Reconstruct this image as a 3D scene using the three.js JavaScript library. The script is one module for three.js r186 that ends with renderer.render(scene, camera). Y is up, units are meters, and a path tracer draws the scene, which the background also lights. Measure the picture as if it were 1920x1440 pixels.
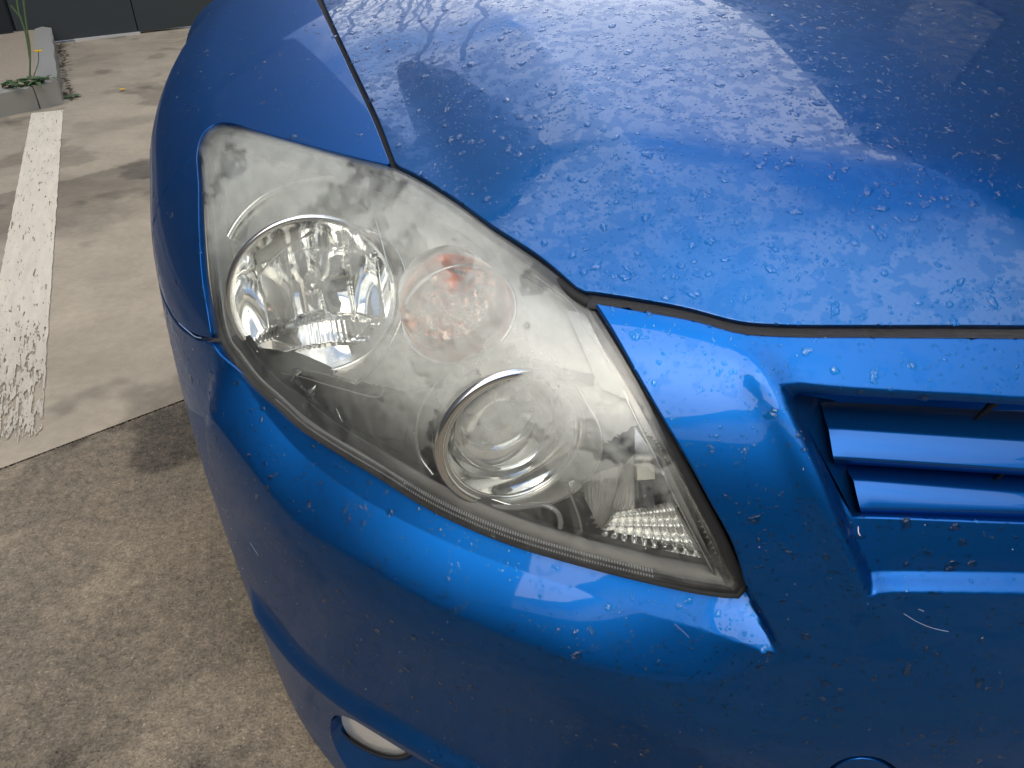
import * as THREE from 'three';
import { mergeGeometries } from 'three/addons/utils/BufferGeometryUtils.js';
import { ImprovedNoise } from 'three/addons/math/ImprovedNoise.js';

// ---------- camera, sky, sun, exposure ----------
const scene = new THREE.Scene();
const FPX = 1444, PITCH = 34 * Math.PI / 180, YAW = 6 * Math.PI / 180;      // focal length in pixels of a 1920 x 1440 frame
const camera = new THREE.PerspectiveCamera(2 * Math.atan(720 / FPX) * 180 / Math.PI, 4 / 3, 0.02, 400);
camera.position.set(0, 1, 0);
camera.rotation.order = 'YXZ'; camera.rotation.set(-PITCH, -YAW, 0);
camera.updateMatrixWorld(true);
const renderer = new THREE.WebGLRenderer({ antialias: true });
renderer.setSize(1024, 768);
renderer.toneMapping = THREE.LinearToneMapping;
renderer.toneMappingExposure = 1.75;
renderer.shadowMap.enabled = true;

let seed = 7;
const rnd = () => { seed = (seed * 1664525 + 1013904223) >>> 0; return seed / 4294967296; };
const noise3 = new ImprovedNoise();
const nz = (x, y, z = 0) => noise3.noise(x, y, z);
const fbm = (x, y, z, o = 4) => { let s = 0, a = 0.5; for (let i = 0; i < o; i++) { s += a * nz(x, y, z); x *= 2.03; y *= 2.03; z *= 2.03; a *= 0.5; } return s; };
const clamp = (x, a = 0, b = 1) => Math.min(b, Math.max(a, x));
const sstep = (a, b, x) => { const t = clamp((x - a) / (b - a)); return t * t * (3 - 2 * t); };
const mix = (a, b, t) => a + (b - a) * t;

const SUN = (v => { const l = Math.hypot(...v); return v.map(c => c / l); })([-3.5, 8, 4.5]);
// broken cloud cover: white cloud with gaps of blue
{
  const W = 1024, H = 512, d = new Float32Array(W * H * 4);
  for (let j = 0; j < H; j++) for (let i = 0; i < W; i++) {
    const el = (j + .5) / H * Math.PI - Math.PI / 2, az = ((i + .5) / W - .5) * 2 * Math.PI;
    const y = Math.sin(el), x = Math.cos(el) * Math.cos(az), z = Math.cos(el) * Math.sin(az);
    const k = 1 / (Math.max(y, 0) + .35), n = fbm(x * k * 1.1 + 3.1, z * k * 1.1 + 9.4, 2.2, 5), m = fbm(x * k * 3 + 1, z * k * 3, 7.7, 4);
    const s = Math.max(0, x * SUN[0] + y * SUN[1] + z * SUN[2]), c = sstep(-.24, .0, n + .25 * m), up = Math.max(y, 0), g = 1 - Math.pow(up, .5);
    const blue = [mix(.16, .55, g * g), mix(.33, .72, g * g), mix(.74, .95, g * g)], b = 1.12 + .7 * m + .9 * Math.pow(s, 10);
    const o = (j * W + i) * 4;
    for (let q = 0; q < 3; q++) d[o + q] = y < -.02 ? [.3, .28, .25][q] : mix(blue[q], [1, 1.01, 1.03][q] * b, c);
    d[o + 3] = 1;
  }
  const sky = new THREE.DataTexture(d, W, H, THREE.RGBAFormat, THREE.FloatType);
  sky.mapping = THREE.EquirectangularReflectionMapping; sky.needsUpdate = true;
  scene.background = sky; scene.environment = sky;
}
const sun = new THREE.DirectionalLight(0xfff2e0, 1.4);
sun.position.set(-3.5, 8, 4.5); sun.target.position.set(0, .6, -.6);
sun.castShadow = true; sun.shadow.radius = 75;
sun.shadow.camera.left = -6; sun.shadow.camera.right = 6; sun.shadow.camera.top = 6; sun.shadow.camera.bottom = -6; sun.shadow.camera.far = 30;
sun.shadow.mapSize.set(2048, 2048);
scene.add(sun, sun.target);

// ---------- the car's body shape ----------
const sp = Math.sin(PITCH), cp = Math.cos(PITCH), sy = Math.sin(YAW), cy = Math.cos(YAW);
function ray(px,py){const u=(px-960)/FPX,v=(py-720)/FPX; const x=u,y=-sp-v*cp,z=-cp+v*sp; // cam heading frame
 const X=x*cy-z*sy, Z=x*sy+z*cy; const l=Math.hypot(X,y,Z); return [X/l,y/l,Z/l];}
const smax=(a,b,k)=>{const h=Math.max(k-Math.abs(a-b),0)/k;return Math.max(a,b)+h*h*k/4;};
const PR={xc:.55};
function F(X,Y,Z){
 const t=-.375-Z, dx=X-PR.xc;
 const top=.767+.30*t-.12*t*t-.18*dx*dx - (t<0?0:0);
 const g=-.90-Z, q=Y-.43, w=Y-.6, e=Z+.93, sf=(e+Math.sqrt(e*e+.0036))/2;
 const fr=-.262-(q>0?.9:.05)*q*q-.43*dx*dx;
 const sd0=-.328+(w>0?.30:.10)*w*w+.155*sf-.095*(1-Math.exp(-((g+Math.sqrt(g*g+.0036))/2)/.3));
 const bz=Math.min(1,Math.max(0,(-1.42-Z)/.15)); const sd=sd0-.03*bz*bz*(3-2*bz);
 const fs=smax(Z-fr,sd-X,.25);
 return smax(fs,Y-top,.09);
}
function hit(px,py,F_=F){const d=ray(px,py);let t0=.2;for(let t=.2;t<4;t+=.004){if(F_(d[0]*t,1+d[1]*t,d[2]*t)<0){let a=t-.004,b=t;for(let i=0;i<40;i++){const m=(a+b)/2;F_(d[0]*m,1+d[1]*m,d[2]*m)<0?b=m:a=m;}return [d[0]*b,1+d[1]*b,d[2]*b];}}return null;}

// ---------- sheet-metal tools: a point of the skin is found by looking out from a centre inside the car ----------
const CEN = [.15, .15, -1.5];
const norm3 = v => { const l = Math.hypot(...v) || 1; return [v[0] / l, v[1] / l, v[2] / l]; };
const cross3 = (a, b) => [a[1] * b[2] - a[2] * b[1], a[2] * b[0] - a[0] * b[2], a[0] * b[1] - a[1] * b[0]];
const dot3 = (a, b) => a[0] * b[0] + a[1] * b[1] + a[2] * b[2];
const add3 = (a, b, t = 1) => [a[0] + b[0] * t, a[1] + b[1] * t, a[2] + b[2] * t];
const sub3 = (a, b) => [a[0] - b[0], a[1] - b[1], a[2] - b[2]];
const dist3 = (a, b) => Math.hypot(a[0] - b[0], a[1] - b[1], a[2] - b[2]);
const AX = norm3([-.1, .5, 1]), E1 = norm3(cross3([0, 1, 0], AX)), E2 = cross3(AX, E1);
const par = P => { const d = norm3(sub3(P, CEN)), c = clamp(dot3(d, AX), -1, 1), th = Math.acos(c), x = dot3(d, E1), y = dot3(d, E2), l = Math.hypot(x, y) || 1; return [th * x / l, th * y / l]; };
function skin(a, b) {
  const th = Math.hypot(a, b), s = th > 1e-9 ? Math.sin(th) / th : 1, c = Math.cos(th);
  const d = [0, 1, 2].map(i => AX[i] * c + E1[i] * a * s + E2[i] * b * s);
  const f = t => F(CEN[0] + d[0] * t, CEN[1] + d[1] * t, CEN[2] + d[2] * t);
  let t0 = .15, t1 = 2.4;
  for (let t = .3; t < 2.4; t += .15) if (f(t) > 0) { t1 = t; t0 = t - .15; break; }
  for (let i = 0; i < 26; i++) { const m = (t0 + t1) / 2; f(m) < 0 ? t0 = m : t1 = m; }
  return [CEN[0] + d[0] * t1, CEN[1] + d[1] * t1, CEN[2] + d[2] * t1];
}
const gradF = P => { const e = 1e-4, [x, y, z] = P; return norm3([F(x + e, y, z) - F(x - e, y, z), F(x, y + e, z) - F(x, y - e, z), F(x, y, z + e) - F(x, y, z - e)]); };
const px3 = (x, y, d = 0) => hit(x, y, d ? (X, Y, Z) => F(X, Y, Z) + d : F);     // where a sight line meets the skin (d metres under it)
const pp = q => par(q.length === 3 ? q : px3(q[0], q[1]));
function spline(pts, step = .006, closed = false) {                              // smooth curve through 2-D points
  const c = new THREE.CatmullRomCurve3(pts.map(p => new THREE.Vector3(p[0], p[1], 0)), closed, 'centripetal');
  const n = Math.max(2, Math.round(c.getLength() / step));
  return c.getSpacedPoints(n).map(v => [v.x, v.y]);
}
const outline = (...segs) => { const o = []; for (const s of segs) { const c = spline(s.map(pp)); c.pop(); o.push(...c); } return o; };
const area2 = p => { let s = 0; for (let i = 0; i < p.length; i++) { const q = p[(i + 1) % p.length]; s += p[i][0] * q[1] - q[0] * p[i][1]; } return s / 2; };
function offset2(p, d) {                                                          // outwards for d > 0
  const sg = Math.sign(area2(p)), n = p.length;
  return p.map((q, i) => { const a = p[(i + n - 2) % n], b = p[(i + 2) % n], x = b[0] - a[0], y = b[1] - a[1], l = Math.hypot(x, y) || 1; return [q[0] + sg * d * y / l, q[1] - sg * d * x / l]; });
}
function inside2(p, q) { let c = false; for (let i = 0, j = p.length - 1; i < p.length; j = i++) if ((p[i][1] > q[1]) !== (p[j][1] > q[1]) && q[0] < (p[j][0] - p[i][0]) * (q[1] - p[i][1]) / (p[j][1] - p[i][1]) + p[i][0]) c = !c; return c; }
// signed distance (metres) from a point of the skin to a curve traced on it; positive on the left of its direction seen from outside
const curve3 = pts => spline(pts.map(pp), .012).map(q => skin(...q));
function sdist(P, n, c) {
  let best = 1e9, sg = 1, tt = 0;
  for (let i = 0; i < c.length - 1; i++) {
    const a = c[i], e = sub3(c[i + 1], a), w = sub3(P, a), L = dot3(e, e), t = clamp(dot3(w, e) / L), v = add3(w, e, -t), d = dot3(v, v);
    if (d < best) { best = d; sg = dot3(cross3(e, w), n) > 0 ? 1 : -1; tt = (i + t) / (c.length - 1); }
  }
  return [sg * Math.sqrt(best), tt];
}
const UV = 1.0;
// a panel: an outline (with holes) in skin coordinates, filled with triangles finer where h(P) says so, raised by D(P, n), with rolled edges
function panel(out, holes, { D = () => 0, h = () => .012, lip = .0013, deep = .014, keep = null } = {}) {
  if (area2(out) < 0) out = out.slice().reverse();
  holes = holes.map(o => area2(o) > 0 ? o.slice().reverse() : o);
  if (deep) { out = offset2(out, -lip); holes = holes.map(o => offset2(o, lip)); }
  const V = [...out, ...holes.flat()], tri = THREE.ShapeUtils.triangulateShape(out.map(q => new THREE.Vector2(...q)), holes.map(o => o.map(q => new THREE.Vector2(...q))));
  const B = V.map(q => skin(...q)), H = B.map(h);
  let T = tri;
  for (let pass = 0; pass < 14; pass++) {
    const mid = new Map(), N = []; let cut = 0;
    const split = (i, j) => {
      const k = i < j ? i * 4e6 + j : j * 4e6 + i; if (mid.has(k)) return mid.get(k);
      let r = -1; if (dist3(B[i], B[j]) > Math.min(H[i], H[j]) * 1.5) { const q = [(V[i][0] + V[j][0]) / 2, (V[i][1] + V[j][1]) / 2]; r = V.length; V.push(q); const b = skin(...q); B.push(b); H.push(h(b)); cut++; }
      mid.set(k, r); return r;
    };
    for (const [a, b, c] of T) {
      const x = split(a, b), y = split(b, c), z = split(c, a), m = (x >= 0) + (y >= 0) + (z >= 0);
      if (!m) N.push([a, b, c]);
      else if (m === 3) N.push([a, x, z], [x, b, y], [z, y, c], [x, y, z]);
      else if (m === 1) { if (x >= 0) N.push([a, x, c], [x, b, c]); else if (y >= 0) N.push([b, y, a], [y, c, a]); else N.push([c, z, b], [z, a, b]); }
      else { const [p, q, r, u, w] = x < 0 ? [a, b, c, y, z] : y < 0 ? [b, c, a, z, x] : [c, a, b, x, y]; /* p-q whole, u on q-r, w on r-p */ N.push([w, u, r]); if (dist3(B[p], B[u]) < dist3(B[q], B[w])) N.push([p, q, u], [p, u, w]); else N.push([p, q, w], [q, u, w]); }
    }
    T = N; if (!cut) break;
  }
  const at = (a, b) => { const P = skin(a, b), n = gradF(P); return add3(P, n, D(P, n)); };
  const pos = [], nor = [], uv = [], e = .0007;
  for (let i = 0; i < V.length; i++) {
    const [a, b] = V[i], n0 = gradF(B[i]), P = add3(B[i], n0, D(B[i], n0)), n = norm3(cross3(sub3(at(a + e, b), at(a - e, b)), sub3(at(a, b + e), at(a, b - e))));
    pos.push(...P); nor.push(...n); uv.push(a * UV, b * UV);
  }
  if (keep) T = T.filter(([a, b, c]) => keep([(V[a][0] + V[b][0] + V[c][0]) / 3, (V[a][1] + V[b][1] + V[c][1]) / 3]));
  const idx = T.flat();
  if (deep) {
    let s = 0;
    for (const loop of [out, ...holes]) {
      const n = loop.length, ring = [];
      for (let i = 0; i < n; i++) {
        const k = s + i, P = pos.slice(k * 3, k * 3 + 3), N = nor.slice(k * 3, k * 3 + 3), p0 = s + (i + n - 1) % n, p1 = s + (i + 1) % n;
        const t = norm3(sub3(pos.slice(p1 * 3, p1 * 3 + 3), pos.slice(p0 * 3, p0 * 3 + 3))), m = norm3(cross3(t, N)), r = [k];
        for (const [u, w, c] of [[.38, .08, .38], [.71, .29, .71], [.92, .62, .92], [1, 1, 1], [1, 1 + deep / lip, 1]]) {
          const Q = add3(add3(P, m, lip * u), N, -lip * w), M = norm3(add3(N.map(x => x * Math.sqrt(1 - c * c)), m, c));
          r.push(pos.length / 3); pos.push(...Q); nor.push(...M); uv.push(uv[k * 2], uv[k * 2 + 1]);
        }
        ring.push(r);
      }
      for (let i = 0; i < n; i++) { const a = ring[i], b = ring[(i + 1) % n]; for (let j = 0; j < 5; j++) idx.push(a[j], a[j + 1], b[j], b[j], a[j + 1], b[j + 1]); }
      s += n;
    }
  }
  return geo(pos, idx, nor, uv);
}
function geo(pos, idx, nor, uv) {
  const g = new THREE.BufferGeometry();
  g.setAttribute('position', new THREE.Float32BufferAttribute(pos, 3)); g.setIndex(idx);
  if (uv) g.setAttribute('uv', new THREE.Float32BufferAttribute(uv, 2)); else g.setAttribute('uv', new THREE.Float32BufferAttribute(new Float32Array(pos.length / 3 * 2), 2));
  if (nor) g.setAttribute('normal', new THREE.Float32BufferAttribute(nor, 3)); else g.computeVertexNormals();
  return g;
}
// a surface from rows of 3-D points
function rows(R, closeU = false, flip = false) {
  const m = R.length, n = R[0].length, pos = [], uv = [], idx = [];
  R.forEach((r, j) => r.forEach((p, i) => { pos.push(...p); uv.push(i / (n - 1), j / (m - 1)); }));
  for (let j = 0; j < m - 1; j++) for (let i = 0; i < (closeU ? n : n - 1); i++) { const a = j * n + i, b = j * n + (i + 1) % n, c = a + n, d = b + n; flip ? idx.push(a, b, c, b, d, c) : idx.push(a, c, b, b, c, d); }
  return geo(pos, idx, null, uv);
}
const tube = (pts, r, closed = false, seg = 0, rad = 8) => new THREE.TubeGeometry(new THREE.CatmullRomCurve3(pts.map(p => new THREE.Vector3(...p)), closed, 'centripetal'), seg || Math.max(8, pts.length * 2), r, rad, closed);
function boxAt(P, ex, ey, ez, sx, sy_, sz, r = 0) { const g = new THREE.BoxGeometry(sx, sy_, sz); g.applyMatrix4(new THREE.Matrix4().makeBasis(new THREE.Vector3(...ex), new THREE.Vector3(...ey), new THREE.Vector3(...ez)).setPosition(...P)); return g; }
const merge = l => mergeGeometries(l.map(g => g.index ? g.toNonIndexed() : g), false);

// ---------- scene graph ----------
const taken = {};
const numbered = n => { const k = taken[n] = (taken[n] ?? -1) + 1; return k ? n + '_' + String(k).padStart(3, '0') : n; };
function thing(name, label, category, at = [0, 0, 0], group) { const o = new THREE.Group(); o.name = numbered(name); o.position.set(...at); o.userData = { label, category }; if (group) o.userData.group = group; scene.add(o); return o; }
function part(parent, name, g, m, label) {
  parent.updateWorldMatrix(true, false);
  const p = new THREE.Vector3().setFromMatrixPosition(parent.matrixWorld);
  g.translate(-p.x, -p.y, -p.z);
  const o = new THREE.Mesh(g, m); o.name = name; o.castShadow = o.receiveShadow = true; if (label) o.userData.label = label; parent.add(o); return o;
}
function sub(parent, name) { const o = new THREE.Group(); o.name = name; parent.add(o); return o; }
function struct(name, g, m) { const o = new THREE.Mesh(g, m); o.name = name; o.userData.kind = 'structure'; o.castShadow = o.receiveShadow = true; scene.add(o); return o; }

// ---------- materials ----------
function texture(n, fn, { srgb = false, ch = 1 } = {}) {
  const d = new Uint8Array(n * n * 4);
  for (let j = 0; j < n; j++) for (let i = 0; i < n; i++) { const v = fn(i / n, j / n), o = (j * n + i) * 4; for (let q = 0; q < 3; q++) d[o + q] = clamp(v.length ? v[q] : v) * 255; d[o + 3] = v.length === 4 ? clamp(v[3]) * 255 : 255; }
  const t = new THREE.DataTexture(d, n, n, THREE.RGBAFormat, THREE.UnsignedByteType);
  t.wrapS = t.wrapT = THREE.RepeatWrapping; t.magFilter = THREE.LinearFilter; t.minFilter = THREE.LinearMipmapLinearFilter; if (srgb) t.colorSpace = THREE.SRGBColorSpace; t.needsUpdate = true; return t;
}
const lin = (r, g, b) => new THREE.Color().setRGB(r, g, b);
const std = o => new THREE.MeshStandardMaterial({ side: THREE.DoubleSide, ...o }), phy = o => new THREE.MeshPhysicalMaterial({ side: THREE.DoubleSide, ...o });
// water film on the paint: islands where it lies even, torn patches between
// water film on the paint: islands where it lies even, torn patches between, and runs where it has trickled down
const runs = new Uint8Array(2048 * 2048);
for (let k = 0; k < 120; k++) {
  let x = rnd() * 2048, y = 1500 + rnd() * 500, w = 1.5 + rnd() * 2, dx = 0; const n = 250 + rnd() * 700;
  for (let i = 0; i < n; i++) { dx = dx * .93 + (rnd() - .5) * .55; x += dx; y -= 1; w = clamp(w + (rnd() - .47) * .25, 1.4, 7.5); for (let p = -9; p <= 9; p++) { const q = Math.abs(p) / (w + 1.2 * nz(x * .1, y * .12, k)); if (q < 1) runs[((Math.round(y) & 2047) << 11) + (Math.round(x + p) & 2047)] = 1; } }
}
const film = texture(2048, (u, v) => { const x = u * 100, y = v * 100; const n = fbm(x, y * 1.3, 4.4, 5) + .3 * fbm(x * .3, y * .3, 1.3, 3), f = fbm(x * 5, y * 5, 8.8, 3); let p = sstep(-.05, -.01, n) * (f < -.18 ? .45 : 1); if (runs[((Math.round(v * 2048) & 2047) << 11) + (Math.round(u * 2048) & 2047)]) p = -.9; return [mix(.6, 1, p), mix(.02, .16, clamp(1 - p)), 0]; });
const peel = texture(512, (u, v) => .5 + .5 * fbm(u * 90, v * 90, 2, 2));
const paint = phy({ color: lin(.0017, .086, .285), metalness: .95, roughness: .42, clearcoat: 1, clearcoatRoughness: 1, clearcoatMap: film, clearcoatRoughnessMap: film });
const beaded = texture(1024, (u, v) => { const n = fbm(u * 120, v * 120, 2.4, 4); return [mix(1, .7, sstep(.17, .21, n)), 0, 0]; });
const paintSide = phy({ color: lin(.0015, .098, .36), metalness: .93, roughness: .46, clearcoat: .36, clearcoatRoughness: .03, clearcoatMap: beaded });
const paintPlain = phy({ color: paintSide.color, metalness: .9, roughness: .46, clearcoat: .6, clearcoatRoughness: .03 });
const rubber = std({ color: lin(.012, .012, .013), roughness: .7 });
const blackPlastic = phy({ color: lin(.012, .0125, .013), roughness: .3 });
const housing = phy({ color: lin(.03, .03, .029), roughness: .38 });
const bezelSilver = std({ color: lin(.56, .555, .52), metalness: .8, roughness: .36 });
const chrome = std({ color: lin(.90, .90, .88), metalness: 1, roughness: .06 });
const satin = std({ color: lin(.78, .78, .76), metalness: 1, roughness: .2 });
const clearPlastic = phy({ color: lin(.93, .94, .92), roughness: .08, transmission: 1, thickness: 0, ior: 1.5 });
const amber = phy({ color: lin(.85, .16, .03), roughness: .15, metalness: .2 });

// ---------- the car ----------
const car = thing('parked_car', 'bright blue car wet with rain, its front corner with hazy headlight filling the view', 'car', [.55, 0, -1.6]);
const X1 = .78, mirX = (p) => [2 * PR.xc - p[0], p[1], p[2]];
// curves traced on the skin
const bonnetFront = [[1088, 545], [1115, 549], [1180, 559], [1280, 577], [1385, 604], [1450, 610], [1650, 612], [1800, 612], [1935, 613]];
const bumperTop = [[1112, 567], [1200, 581], [1300, 599], [1385, 622], [1450, 628], [1650, 630], [1800, 631], [1935, 632]];
const lastB = px3(1935, 613), lastU = px3(1935, 632), midB = px3(1880, 613), midU = px3(1880, 632);
const topY = (x, z) => [x, .95, z];
const bonnetOut = outline(
  [[-.205, .86, -1.65], [599 + 6, 0], [634, 65], [674, 150], [709, 225], [739, 304]],
  [[739, 304], [746, 312], [760, 319]],
  [[760, 319], [790, 334], [850, 373], [925, 429], [1020, 490], [1080, 540]],
  [[1080, 540], [1088, 546], [1115, 549]],
  bonnetFront.slice(1),
  [lastB, [.55, lastB[1] + .002, lastB[2] + .012], mirX(lastB), mirX(px3(1700, 612))],
  [mirX(px3(1700, 612)), [X1, .88, -1], [X1, .95, -1.65]],
  [[X1, .95, -1.65], [.3, .96, -1.65], [-.205, .86, -1.65]]);
const crease = curve3([[700, -90], [860, -20], [1000, 108], [1100, 213], [1180, 313], [1240, 415], [1305, 515], [1378, 606]]);
const near = (P, c, r) => { for (let i = 0; i < c.length; i++) if (dist3(P, c[i]) < r) return true; return false; };
const soft = (s, r) => (s + Math.sqrt(s * s + r * r)) / 2;
const frontEdge = curve3([...bonnetFront, lastB, [.55, lastB[1] + .002, lastB[2] + .012], mirX(lastB), mirX(px3(1700, 612))]);
const bonnetD = (P, n) => { const s = -sdist(P, n, crease)[0], k = sstep(0, .15, Math.abs(sdist(P, n, frontEdge)[0])) * mix(.3, 1, sstep(-1.15, -.8, P[2])), q = .024 - .0252 * soft(s / .14, .05); return k * (s > 0 ? soft(q, .003) : .0234 * Math.exp(-((s / .4) ** 2))); };
const bonnetG = panel(bonnetOut, [], { D: bonnetD, h: P => near(P, crease, .03) ? .004 : P[2] < -1.3 ? .04 : .011 });
part(car, 'bonnet', bonnetG, paint);

const fenderOut = outline(
  [[397, 634], [389, 586], [379, 523], [374, 450], [372, 350], [369, 290], [374, 264], [384, 246], [402, 233], [427, 230], [480, 245], [555, 266], [630, 286], [690, 301], [722, 308]],
  [[722, 308], [730, 307], [729, 300]],
  [[729, 300], [700, 226], [665, 151], [625, 66], [593, 0], [-.225, .855, -1.65]],
  [[-.225, .855, -1.65], [-.42, .72, -1.65]],
  [[-.42, .72, -1.65], [-.38, .62, -1.3], [-.35, .5, -1.02], [-.33, .52, -.9]],
  [[-.33, .52, -.9], [-.31, .62, -.82], [332, 603], [366, 626], [397, 634]]);
const fenderG = panel(fenderOut, [], { h: () => .013, lip: .0007, deep: .006 });
part(car, 'front_fender', fenderG, paintSide);

// bumper with its folds
const ridge = curve3([[398, 652], [417, 680], [475, 772], [551, 859], [650, 934], [767, 998], [883, 1050], [1058, 1112], [1242, 1175], [1380, 1212], [1470, 1230]]);
const belowRidge = curve3([[400, 740], [492, 860], [580, 965], [700, 1040], [825, 1113], [965, 1173], [1100, 1222], [1230, 1262], [1330, 1275], [1470, 1236]]);
const notchWall = curve3([[1340, 990], [1372, 1050], [1400, 1100], [1440, 1165], [1473, 1224]]);
const grilleFold = curve3([[1392, 628], [1410, 676], [1440, 722], [1476, 784], [1518, 876], [1554, 958], [1600, 1064], [1632, 1142], [1652, 1210]]);
const across = (y, x) => { const p = px3(1935, y), k = .43 * ((p[0] - .55) ** 2 - (x - .55) ** 2); return [x, p[1], p[2] + k]; };
const shelfLine = curve3([[1640, 1112], [1690, 1112], [1780, 1113], [1935, 1115], across(1115, .5), across(1115, .65), across(1115, .8)]);
const foldLow = curve3([[462, 1090], [505, 1160], [560, 1230], [640, 1300], [740, 1360], [860, 1430], [960, 1490]]);
const tip = px3(1470, 1230);
const poly = (...p) => p.map(pp);
const notchPoly = [...ridge.map(par), ...poly([1473, 1224], [1440, 1165], [1400, 1100], [1372, 1050], [1330, 965], [1100, 900], [700, 760], [420, 560])];
const bevelPoly = [...ridge.map(par), ...belowRidge.map(par).reverse()];
const recessEdge = curve3([across(743, .8), across(743, .65), across(743, .5), [1915, 742], [1820, 736], [1700, 730], [1560, 721], [1478, 713], [1461, 713], [1458, 724], [1470, 760], [1486, 798], [1526, 882], [1558, 966], [1592, 1044], [1622, 1112]]);
const recessPoly = [...recessEdge.map(par), ...shelfLine.map(par)];
const within = (b, q) => q[0] > b[0] && q[0] < b[1] && q[1] > b[2] && q[1] < b[3];
const box2 = p => p.reduce((s, q) => [Math.min(s[0], q[0]), Math.max(s[1], q[0]), Math.min(s[2], q[1]), Math.max(s[3], q[1])], [9, -9, 9, -9]);
const nB = box2(notchPoly), bB = box2(bevelPoly), rB = box2(recessPoly);
const udist = (P, n, c) => Math.abs(sdist(P, n, c)[0]);
const bumperD = (P, n) => {
  let D = 0; const q = par(P);
  const sR = sdist(P, n, ridge), dR = Math.abs(sR[0]), sT = sdist(P, n, belowRidge), dT = Math.abs(sT[0]), dt = dist3(P, tip);
  const lf = sstep(0, .10, sR[1]), hiR = -.009 * sstep(0, .06, dt) * lf, loT = .014 * sstep(.015, .16, dt) * lf;
  if (within(nB, q) && inside2(notchPoly, q)) { const dW = udist(P, n, notchWall); D = mix(0, hiR - .55 * Math.min(dR, .045) * lf, sstep(0, .0075, dW)) * sstep(0, .012, dt); }
  else if (within(bB, q) && inside2(bevelPoly, q)) { const f = dT / (dT + dR + 1e-6); D = loT + (hiR - loT) * Math.pow(f, 1.25); const dW = dt < .012 ? sstep(0, .012, dt) : 1; D *= dW; }
  else if (P[1] < .66) { const [sW] = sdist(P, n, notchWall); D = loT * Math.exp(-((dT / .08) ** 2)) * sstep(1, .9, sT[1]); if (dR < dT) D = 0; }
  const [sG, tG] = sdist(P, n, grilleFold);
  D += .003 * Math.exp(-((sG / .012) ** 2)) * sstep(0, .15, tG) * sstep(1, .85, tG);
  if (within(rB, q) && inside2(recessPoly, q)) { const dS = udist(P, n, shelfLine); D -= Math.min(.017 * sstep(0, .016, udist(P, n, recessEdge)), (.009 + .02 * Math.min(dS, .07)) * sstep(0, .012, dS) + .004 * sstep(.05, .08, dS)); };
  const [sF, tF] = sdist(P, n, foldLow);
  D += .010 * sstep(.020, -.006, sF) * sstep(0, .12, tF) * sstep(1, .9, tF) * Math.exp(-Math.max(0, -sF - .006) / .016);
  return D;
};
const R3 = (x, y, dx) => { const p = px3(x, y); return [.72, p[1] - .004, p[2] + .012]; };
const grilleHole = outline([[1608, 978], [1587, 932], [1545, 843], [1504, 757], [1501, 746]], [[1501, 746], [1503, 740], [1512, 739]], [[1512, 739], [1560, 743], [1700, 751], [1820, 757], [1935, 764]],
  [px3(1935, 764), across(764, .5), across(764, .575)], [across(764, .575), across(870, .585), across(990, .575)],
  [across(990, .575), across(990, .5), px3(1935, 990)], [[1935, 990], [1800, 985], [1700, 981], [1630, 979], [1608, 978]]);
const fogHole = outline([[622, 1352], [626, 1344], [640, 1341]], [[640, 1341], [668, 1350], [712, 1377], [762, 1408], [818, 1436], [900, 1480]], [[900, 1480], [860, 1530], [760, 1530]], [[760, 1530], [690, 1480], [648, 1430], [626, 1385], [622, 1352]]);
const ringPx = (cx, cy, rx, ry, n = 28) => Array.from({ length: n }, (_, i) => [cx + rx * Math.cos(i / n * 6.2832), cy + ry * Math.sin(i / n * 6.2832)]);
const towHole = spline(ringPx(1617, 1472, 74, 53).map(pp), .006, true).slice(0, -1);
const lampLower = [[398, 645], [408, 662], [425, 685], [465, 738], [513, 781], [550, 816], [608, 857], [665, 890], [700, 911], [783, 966], [867, 1008], [950, 1042], [1075, 1080], [1200, 1112], [1325, 1129], [1372, 1133]];
const lampRight = [[1396, 1098], [1372, 1020], [1330, 942], [1289, 867], [1239, 783], [1192, 701], [1143, 614], [1116, 572]];
const bumperOut = outline([[370, 636], [392, 642], [398, 645]], lampLower, [[1372, 1133], [1390, 1130], [1396, 1098]], lampRight, [[1116, 572], [1117, 568], [1124, 568]], [[1124, 568], ...bumperTop.slice(1)],
  [lastU, [.55, lastU[1] + .002, lastU[2] + .012], mirX(lastU), mirX(px3(1700, 630))],
  [mirX(px3(1700, 630)), [X1, .5, -.29], [X1, .1, -.28]], [[X1, .1, -.28], [.5, .1, -.26], [.15, .1, -.33], [-.1, .1, -.47], [-.22, .1, -.62], [-.27, .1, -.74]],
  [[-.27, .1, -.74], [-.3, .35, -.78], [-.315, .55, -.86]], [[-.315, .55, -.86], [-.308, .612, -.82], [334, 610], [370, 636]]);
const fine = [ridge, notchWall, recessEdge, shelfLine], mid = [belowRidge, grilleFold, foldLow];
const bumperG = panel(bumperOut, [grilleHole, fogHole, towHole], { D: bumperD, h: P => fine.some(c => near(P, c, .016)) ? .0024 : mid.some(c => near(P, c, .03)) ? .005 : .012, deep: .03, lip: .0016 });
part(car, 'bumper', bumperG, paintSide);
const towG = panel(offset2(towHole, -.0016), [], { D: bumperD, lip: .001 });
part(car, 'tow_hook_cover', towG, paintSide, 'round blue cap flush in the lower bumper');

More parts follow.
